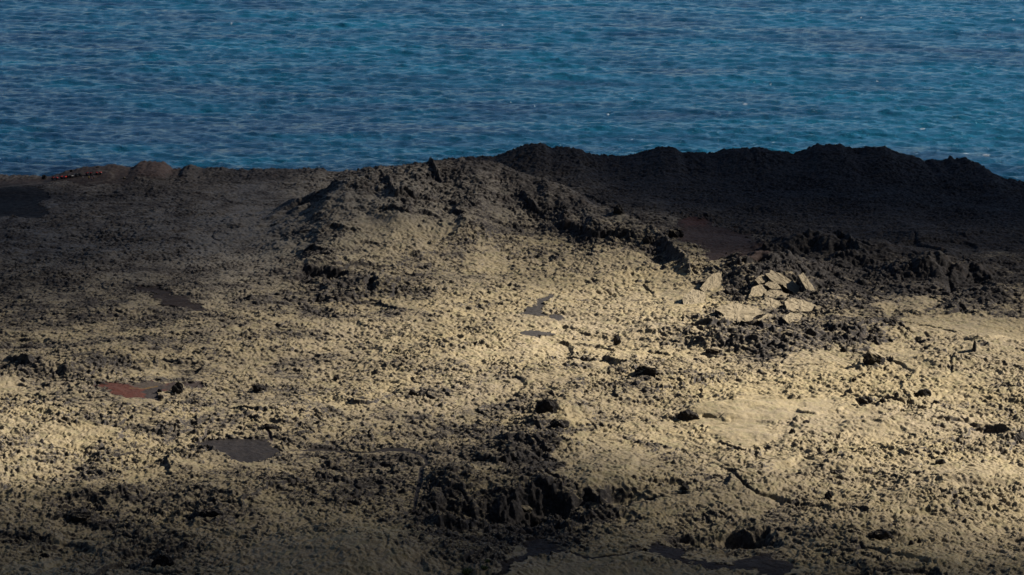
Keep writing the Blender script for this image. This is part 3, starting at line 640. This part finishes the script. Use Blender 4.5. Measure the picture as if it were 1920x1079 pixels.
# base pixel (px, py), width and height in photo pixels, kind, craggy, label
BOULDERS = [
 (83,337,10,10,'bare',.12,'dark boulder on the shore skyline left of the parked quad bikes'),
 (134,323,6,5,'bare',.12,'small black rock on the seaward edge of the cinder mound above the grey quad bikes'),
 (182,315,9,3,'bare',.1,'low dark rock on the mound crest above the two right-hand red quad bikes'),
 (233,336,5,5,'mossy',.1,'small pale stone on the brown mound right of the curved track'),
 (1641,681,40,22,'mossy',.10,'large dark boulder with a moss covered top below the rubble ridge at right'),
 (1582,661,12,11,'bare',.12,'small black boulder at the foot of the rubble, left of the moss topped boulder'),
 (1214,713,48,28,'some',.20,'brownish craggy outcrop in the middle of the lit moss field'),
 (331,738,24,20,'bare',.15,'black pointed boulder at the right end of the red cinder patch'),
 (299,736,9,7,'bare',.12,'smaller black rock at the edge of the red cinder patch, left of the pointed boulder'),
 (301,748,11,8,'bare',.12,'dark rock at the lower tip of the red cinder patch'),
 (1021,781,44,28,'bare',.24,'black crag beside a smooth mossy mound below the centre of the field'),
 (1734,744,24,16,'bare',.10,'elongated black slab leaning downhill to the right, below the moss topped boulder'),
 (1719,744,12,9,'bare',.14,'small black rock touching the left end of the leaning black slab'),
 (1627,758,26,15,'bare',.18,'wide dark clump of lava left of a smaller one, below the leaning slab'),
 (1655,757,15,10,'bare',.15,'dark rock just right of the wide dark lava clump'),
 (1681,744,10,8,'bare',.15,'little dark rock between the lava clump and the leaning slab'),
 (1755,758,12,8,'bare',.14,'dark rock below and right of the leaning black slab'),
 (1582,713,9,5,'some',.12,'small grey rock on smooth moss, left one of a pair'),
 (1602,715,9,7,'some',.12,'small grey rock on smooth moss, right one of a pair'),
 (1709,1023,11,10,'bare',.06,'round dark boulder beside a pointed rock near the lower right'),
 (1723,1019,8,10,'bare',.06,'narrow pointed rock standing right of a round boulder near the lower right'),
 (485,733,24,12,'bare',.18,'black rock lying alone right of the red cinder patch'),
 (1291,789,34,16,'bare',.24,'black craggy outcrop at the left corner of the smooth moss sheet'),
 (1487,812,11,8,'bare',.14,'black rock right of the smooth moss sheet'),
 (1512,793,12,5,'bare',.14,'flat dark rock above and right of the smooth moss sheet'),
 (1284,920,18,12,'bare',.14,'black boulder at the right end of a dark crack in the shaded foreground'),
 (1571,893,30,11,'bare',.22,'broad black lava clump on the slope at lower right'),
 (1556,936,13,15,'bare',.20,'upright black rock below the broad lava clump at lower right'),
 (1908,830,28,16,'bare',.20,'black outcrop at the right edge of the picture'),
 (1763,872,18,11,'bare',.20,'black rock on bright moss near the right edge, left of the outcrop'),
 (1655,1012,40,16,'bare',.22,'dark craggy lump left of the round and pointed pair of rocks'),
 (306,1066,34,24,'bare',.24,'big black bushy-looking crag at the bottom left'),
 (83,1047,16,9,'bare',.16,'dark rock near the bottom left corner'),
 (152,975,40,15,'bare',.24,'wide black lava ridge in the shaded moss at lower left'),
 (395,970,38,14,'bare',.24,'wide black lava lump right of the lower left ridge'),
 (1006,988,18,16,'bare',.12,'dark block standing in the collapsed pit at bottom centre'),
 (985,962,24,12,'mossy',.12,'moss topped block in front of the collapsed pit opening'),
 (1210,1034,10,7,'bare',.14,'small dark rock beside the path at the bottom'),
 (631,713,12,10,'bare',.16,'small black rock alone in moss at left centre'),
 (774,743,15,11,'bare',.18,'black rock in moss left of the black crag'),
 (1158,648,12,19,'bare',.22,'upright dark clump on lit moss right of the small grey ash patches'),
 (1217,455,22,13,'bare',.16,'black boulder below the end of the hill ridge'),
 (1268,446,24,18,'some',.16,'pale topped black boulder at the left edge of the brown cinder slope'),
 (1160,402,22,17,'bare',.16,'black block at the lower end of the hill ridge'),
 (1340,662,30,9,'some',.14,'long flat dark rock in the rubble left of centre right'),
 (1395,627,22,12,'some',.06,'brown squared block in the rubble below the pale slabs'),
 (1386,566,22,16,'bare',.06,'dark upright block left of the pale tilted slabs'),
 (1828,660,7,22,'bare',.08,'thin upright spike of rock in the moss at right'),
 (505,806,30,9,'bare',.2,'long dark rock above the ash patch near its right end'),
 (1050,800,36,10,'bare',.2,'low black ledge in front of the smooth mossy mound'),
]
for k, (px, py, wpx, hpx, kd, cr, lab) in enumerate(BOULDERS):
    p, mpp = ground_at(px, py)
    wd, hg = wpx*mpp, hpx*mpp*1.02; dp = max(wd*.75, hg*.7)
    bm = boulder_bm(wd*.56, dp*.5, hg*.72, 300+k, cr)
    o = from_bm('boulder', bm, ROCK[kd]); o.location = p + Vector((0, dp*.42, hg*.30 - .1)); o.rotation_euler = (0, 0, 0)
    o['label'] = lab; o['category'] = 'boulder'; o['group'] = 'loose boulders and crags on the lava'

# ------------------------------------------------------------------ pale tilted slabs broken out of the flow
SLABS = [
 ([(1442,518),(1452,512),(1466,516),(1492,534),(1517,556),(1520,566),(1508,562),(1487,548),(1470,536),(1452,528)],(.25,.02,1),'longest pale slab, running diagonally down to the right along the top of the group'),
 ([(1437,534),(1442,529),(1456,532),(1463,540),(1455,543),(1444,539)],(.2,-.05,1),'small pale slab tucked under the upper left of the longest slab'),
 ([(1437,550),(1446,545),(1462,547),(1478,554),(1486,560),(1470,566),(1452,562),(1440,557)],(.15,-.02,1),'wide pale slab in the middle of the group, below the dark crack'),
 ([(1476,566),(1488,562),(1508,566),(1523,573),(1518,582),(1496,583),(1480,580)],(.2,0,1),'rounded pale slab at the right end of the group'),
 ([(1406,556),(1412,542),(1424,535),(1436,540),(1434,552),(1420,558)],(.35,-.15,1),'steeply tilted grey slab at the left of the group'),
 ([(1347,580),(1360,574),(1385,572),(1410,578),(1421,588),(1405,596),(1378,603),(1356,600),(1362,590)],(.12,-.02,1),'largest flat pale slab at the lower left of the group'),
 ([(1430,566),(1440,560),(1456,564),(1463,572),(1450,578),(1434,574)],(.1,0,1),'pale slab just below the middle slab'),
 ([(1374,566),(1384,556),(1396,558),(1399,568),(1388,572)],(.25,-.1,1),'small pale slab left of the steep grey slab'),
 ([(1392,600),(1410,595),(1411,600),(1398,603)],(.1,0,1),'thin sliver of pale slab below the largest flat slab'),
]
SLABS += [
 ([(1282,560),(1300,546),(1318,552),(1322,570),(1304,588),(1286,580)],(.1,.1,1),'pale sheet of crust at the far left of the group, above the dark rubble edge'),
 ([(1316,540),(1334,518),(1350,514),(1352,530),(1340,546),(1326,550)],(.25,-.1,1),'pale wedge leaning against the dark rubble at the upper left of the group'),
 ([(1500,520),(1508,516),(1520,532),(1530,548),(1524,552),(1512,540)],(.3,.1,1),'narrow grey slab beyond the right side of the longest slab'),
 ([(1418,524),(1428,516),(1438,520),(1436,528),(1424,531)],(.3,-.2,1),'small grey slab standing at the top left of the longest slab'),
 ([(1424,600),(1440,590),(1456,594),(1452,604),(1434,606)],(.15,0,1),'low pale slab at the bottom of the group, right of the thin sliver'),
 ([(1470,596),(1484,588),(1502,592),(1498,602),(1480,604)],(.15,.05,1),'pale slab at the bottom right of the group'),
]
for k, (pts, nv, lab) in enumerate(SLABS):
    P = np.array(pts, float); c = P.mean(0); g0, mpp = ground_at(c[0], P[:,1].max()+3)
    n_ = Vector((nv[0]*.9, nv[1]*.6-.26, 1)).normalized(); c3, mpp = ground_at(c[0], c[1]); c3 = c3 + n_*1.3
    bm = bmesh.new(); vs_ = []
    camp = Vector((0, 0, CZ))
    for i in range(len(P)):                                   # rounded, slightly ragged outline on the slab's own plane
        for f_ in (0., .5):
            q = P[i]*(1-f_)+P[(i+1) % len(P)]*f_; q = c + (q-c)*1.22; q = q + (q-c)*(.10 if f_ else .05)*random.uniform(-1, .6)
            d = Vector(ray(q[0], q[1])); t = (c3-camp).dot(n_)/d.dot(n_); vs_.append(camp+d*t)
    cen = sum(vs_, Vector())/len(vs_)
    top_ = [bm.verts.new(v-cen) for v in vs_]; mid = bm.verts.new((0, 0, .1))
    inn = [bm.verts.new((v-cen)*.6 + n_*random.uniform(-.05, .12)) for v in vs_]
    low = [bm.verts.new((v-cen)*1.03 - n_*(1.6+random.uniform(-.3, .3))) for v in vs_]
    L_ = len(top_)
    for i in range(L_):
        j = (i+1) % L_
        bm.faces.new((top_[i], top_[j], inn[j], inn[i])); bm.faces.new((inn[i], inn[j], mid)); bm.faces.new((low[i], low[j], top_[j], top_[i]))
    bm.faces.new(low[::-1]); bmesh.ops.recalc_face_normals(bm, faces=bm.faces[:])
    bmesh.ops.subdivide_edges(bm, edges=bm.edges[:], cuts=3, use_grid_fill=True)
    cc = np.array([v.co[:] for v in bm.verts]); nz_ = perlin(cc[:,0]+k*9, cc[:,1], 1.6, 131)*.22 + perlin(cc[:,0]+k*9, cc[:,1], .6, 132)*.14
    for v, z_ in zip(bm.verts, nz_): v.co += Vector((random.uniform(-1,1)*.06, random.uniform(-1,1)*.10, float(z_)))
    o = from_bm('lava_slab', bm, ROCK['mossy']); o.location = cen
    o['label'] = lab; o['category'] = 'rock slab'; o['group'] = 'broken pale slabs in the rubble at right'

# ------------------------------------------------------------------ quad bikes on the cinder clearing
def plain(name, c, r=.5, s=.4):
    m, nt, b = mat(name, c, r, s); n = noise(nt, 6, 3)
    nt.links.new(mixc(nt, mapr(nt, n.outputs[0], .35, .75, 0, .5), (*c,), tuple(x*.6+.02 for x in c)), b.inputs['Base Color']); return m
M_red = plain('red_plastic', (.80,.06,.03), .25, .5); M_grey = plain('grey_plastic', (.12,.12,.13), .4); M_tyre = plain('tyre_rubber', (.018,.018,.02), .9, .2)
M_metal = plain('dull_metal', (.22,.22,.23), .4); M_seat = plain('seat_vinyl', (.02,.02,.022), .6); M_lamp = plain('lamp_glass', (.7,.7,.68), .15, .6)
def quad_bike(body_m):
    t = thing('quad_bike', '', 'quad bike', (0, 0, 0))
    bm = bmesh.new(); add_box(bm, (0, 0, .42), (1.5, .34, .16), .03); add_box(bm, (.05, 0, .55), (.5, .36, .26), .04)
    add_cyl(bm, (.62, -.42, .31), (.62, .42, .31), .035); add_cyl(bm, (-.62, -.42, .31), (-.62, .42, .31), .035)
    from_bm('frame', bm, M_metal, t)
    for sx_ in (1, -1):
        bm = bmesh.new()
        # mudguard pair: an arched sheet over both wheels with a raised middle
        vs_ = []
        for i in range(9):
            a = math.pi*(i/8); xx = sx_*.62 + .42*math.cos(a); zz = .52 + .30*math.sin(a)
            vs_.append([bm.verts.new((xx, yy, zz + (.07 if abs(yy) < .3 else 0))) for yy in (-.56, -.25, .25, .56)])
        for i in range(8):
            for j in range(3): bm.faces.new((vs_[i][j], vs_[i][j+1], vs_[i+1][j+1], vs_[i+1][j]))
        bmesh.ops.solidify(bm, geom=bm.faces[:], thickness=.04)
        from_bm('mudguard', bm, body_m, t, True)
        for sy_ in (1, -1):
            bm = bmesh.new(); add_torus(bm, (sx_*.62, sy_*.44, .31), .21, .10)
            ty = from_bm('tyre', bm, M_tyre, t, True)
            bm = bmesh.new(); add_cyl(bm, (sx_*.62, sy_*.40, .31), (sx_*.62, sy_*.50, .31), .15, .13, 14); from_bm('rim', bm, M_metal, ty)
        bm = bmesh.new()
        for yy in (-.36, -.12, .12, .36): add_cyl(bm, (sx_*.40, yy, .94), (sx_*.95, yy, .94), .014, seg=6)
        for xx in (.42, .92): add_cyl(bm, (sx_*xx, -.38, .94), (sx_*xx, .38, .94), .014, seg=6)
        for yy in (-.25, .25): add_cyl(bm, (sx_*.62, yy, .80), (sx_*.62, yy, .94), .014, seg=6)
        from_bm('luggage_rack', bm, M_seat, t)
    bm = bmesh.new(); add_box(bm, (.28, 0, .80), (.46, .32, .22), .07); from_bm('fuel_tank_cover', bm, body_m, t, True)
    bm = bmesh.new(); add_box(bm, (-.26, 0, .82), (.74, .34, .15), .06); add_box(bm, (-.60, 0, .92), (.10, .32, .20), .04); from_bm('seat', bm, M_seat, t, True)
    bm = bmesh.new(); add_cyl(bm, (.48, 0, .80), (.40, 0, 1.06), .03); add_cyl(bm, (.40, 0, 1.06), (.34, -.40, 1.10), .02); add_cyl(bm, (.40, 0, 1.06), (.34, .40, 1.10), .02)
    hb = from_bm('handlebar', bm, M_seat, t)
    for sy_ in (-1, 1):
        bm = bmesh.new(); add_cyl(bm, (.345, sy_*.36, 1.095), (.325, sy_*.47, 1.11), .028); from_bm('grip', bm, M_tyre, hb)
        bm = bmesh.new(); add_cyl(bm, (.98, sy_*.22, .66), (1.06, sy_*.22, .66), .09, .075, 14); from_bm('headlight', bm, M_lamp, t)
    bm = bmesh.new(); add_box(bm, (1.02, 0, .48), (.06, .5, .22), .02); from_bm('bumper', bm, M_seat, t)
    return t
def copy_tree(o, parent=None):
    c = o.copy(); C.objects.link(c)
    if parent: c.parent = parent
    for ch in list(o.children): copy_tree(ch, c)
    return c
def ground_slope_place(o, px, py, sc_=1.0, lift=0.0):
    p, mpp = ground_at(px, py); o.location = p + Vector((0, 0, lift)); o.scale = (sc_,)*3
QUADS = [(102,337.5,'r',R(172),'red quad bike at the left end of the parked line, nearest the track'),
 (118.5,335.5,'r',R(168),'red quad bike second from the left, beside the grey ones'),
 (132,333.5,'g',R(150),'dark grey quad bike just right of the second red one'),
 (146,331,'g',R(200),'dark grey quad bike in the middle of the line, right of the other grey one'),
 (166,329,'r',R(190),'red quad bike behind the person in yellow'),
 (185.5,328,'r',R(8),'red quad bike at the right end of the parked line')]
first = {}
for px, py, kd, rz, lab in QUADS:
    if kd not in first: o = first[kd] = quad_bike(M_red if kd == 'r' else M_grey)
    else: o = copy_tree(first[kd])
    ground_slope_place(o, px, py, 1.27); o.rotation_euler = (0, 0, rz); o['label'] = lab; o['group'] = 'quad bikes parked on the cinder clearing'

# ------------------------------------------------------------------ the riders standing by them
def skin(name, verts, edges, m, parent=None, sub=1, root=0):
    me = bpy.data.meshes.new(name); me.from_pydata([v[:3] for v in verts], edges, [])
    o = bpy.data.objects.new(name, me); C.objects.link(o); me.materials.append(m)
    bpy.context.view_layer.objects.active = o
    md = o.modifiers.new('skin', 'SKIN'); md.use_smooth_shade = True
    if not me.skin_vertices: me.skin_vertices.new()
    for k, v in enumerate(verts):
        r = v[3]; me.skin_vertices[0].data[k].radius = (r, r) if not isinstance(r, tuple) else r
    me.skin_vertices[0].data[root].use_root = True
    sb = o.modifiers.new('sub', 'SUBSURF'); sb.levels = sb.render_levels = sub
    if parent: o.parent = parent
    return o
M_skin = plain('skin', (.45,.27,.19), .6); M_hair = plain('dark_hair', (.03,.02,.015), .7)
M_yel = plain('yellow_cloth', (.85,.60,.10), .8, .1); M_navy = plain('navy_cloth', (.02,.025,.06), .85, .1); M_pale = plain('pale_cloth', (.35,.34,.33), .85, .1); M_blk = plain('black_cloth', (.02,.02,.022), .85, .1); M_blue = plain('blue_cloth', (.06,.12,.22), .85, .1)
def person(label, px, py, rz, top_m, leg_m, stride=.06, bend=.12):
    t = thing('person', label, 'person', (0, 0, 0), rz, 'people standing by the quad bikes')
    v = [(0,0,.95,.13),(0,0,1.15,.12),(0,0,1.38,.13),(.01,0,1.50,.055),(.02,0,1.62,.088),(.015,0,1.70,.085),(.115,0,1.615,.018)]; e = [(0,1),(1,2),(2,3),(3,4),(4,5),(4,6)]
    def add(x, y, z, r, to): v.append((x, y, z, r)); e.append((to, len(v)-1)); return len(v)-1
    for s_ in (-1, 1):
        a = add(0, s_*.10, .88, .09, 0); a = add(s_*stride*.5+.03, s_*.11, .50, .06, a); a = add(s_*stride, s_*.11, .09, .04, a); add(s_*stride+.16, s_*.13, .04, .04, a)
        a = add(0, s_*.19, 1.40, .055, 2); a = add(-.02, s_*.25, 1.12, .042, a); w_ = add(bend, s_*.24, .90, .03, a); h_ = add(bend+.03, s_*.24, .83, .032, w_)
        for q in range(4): f1 = add(bend+.01+.02*q, s_*.245, .775-.003*abs(q-1.5), .009, h_); add(bend+.02+.02*q, s_*.235, .735+.006*abs(q-1.5), .008, f1)
        f1 = add(bend+.07, s_*.225, .82, .010, h_); add(bend+.085, s_*.22, .79, .009, f1)
    skin('body', v, e, M_skin, t)
    v = [(0,0,.93,.155),(0,0,1.15,.15),(0,0,1.38,.155),(.01,0,1.47,.085)]; e = [(0,1),(1,2),(2,3)]
    for s_ in (-1, 1):
        a = add(0, s_*.19, 1.40, .075, 2); a = add(-.02, s_*.25, 1.12, .06, a); add(bend, s_*.24, .91, .048, a)
    skin('jacket', v, e, top_m, t)
    v = [(0,0,.97,.15)]; e = []
    for s_ in (-1, 1):
        a = add(0, s_*.10, .86, .11, 0); a = add(s_*stride*.5+.03, s_*.11, .50, .082, a); add(s_*stride, s_*.11, .09, .065, a)
    skin('trousers', v, e, leg_m, t)
    skin('hair', [(-.02,0,1.66,.085),(-.01,0,1.73,.088)], [(0,1)], M_hair, t)
    p, mpp = ground_at(px, py); t.location = p - Vector((0, 0, .02))
    return t
person('person in a pale top and dark trousers standing apart, left of the others', 156, 338.5, R(200), M_pale, M_blk)
person('person in a bright yellow jacket standing in front of a red quad bike', 166.5, 337.8, R(-100), M_yel, M_blk, .1)
person('person in dark navy clothes standing right of the one in yellow', 173, 339.3, R(150), M_navy, M_navy, .09)
person('person in a blue top and black trousers, rightmost of the group', 175.5, 336.5, R(-60), M_blue, M_blk)

# ------------------------------------------------------------------ green shrubs at the lower edge
m_leaf, nt, b = mat('shrub_leaf', (.05,.085,.025), .6, .3)
nz = noise(nt, 5, 2); nt.links.new(mixc(nt, mapr(nt, nz.outputs[0], .35, .65), (.030,.055,.020), (.085,.12,.035)), b.inputs['Base Color'])
M_stem = plain('shrub_stem', (.08,.06,.04), .9)
def shrub(px, py, wpx, hpx, n, label, seed):
    rn = random.Random(seed); p, mpp = ground_at(px, py); rw, rh = wpx*mpp/2, hpx*mpp
    t = thing('shrub', label, 'shrub', p - Vector((0, 0, .1)), 0, 'green shrubs among the lava'); sb = bmesh.new(); fb = bmesh.new()
    for k in range(14):
        a = rn.uniform(0, 6.28); q = rn.uniform(.2, .9); tip = Vector((rw*q*math.cos(a), rw*.8*q*math.sin(a), rh*rn.uniform(.55, 1)))
        add_cyl(sb, (0, 0, 0), tip, .03, .01, 5)
        for j in range(n//14):
            c = tip*rn.uniform(.45, 1.05) + Vector([rn.gauss(0, .16) for _ in range(3)]); c.z = max(c.z, .05)
            u = Vector([rn.gauss(0, 1) for _ in range(3)]).normalized(); w_ = u.orthogonal().normalized(); s_ = rn.uniform(.06, .13)
            fb.faces.new([fb.verts.new(c+u*s_*1.6), fb.verts.new(c+w_*s_*.6), fb.verts.new(c-u*s_*1.2), fb.verts.new(c-w_*s_*.6)])
    from_bm('stem', sb, M_stem, t); from_bm('foliage', fb, m_leaf, t)
shrub(872, 1078, 26, 12, 1400, 'largest green shrub at the bottom edge left of the brown path', 1)
shrub(908, 1067, 13, 8, 600, 'smaller green shrub between the large one and the path', 2)
shrub(914, 1054, 8, 5, 300, 'tiny green shrub tucked against dark rocks above the other shrubs', 3)
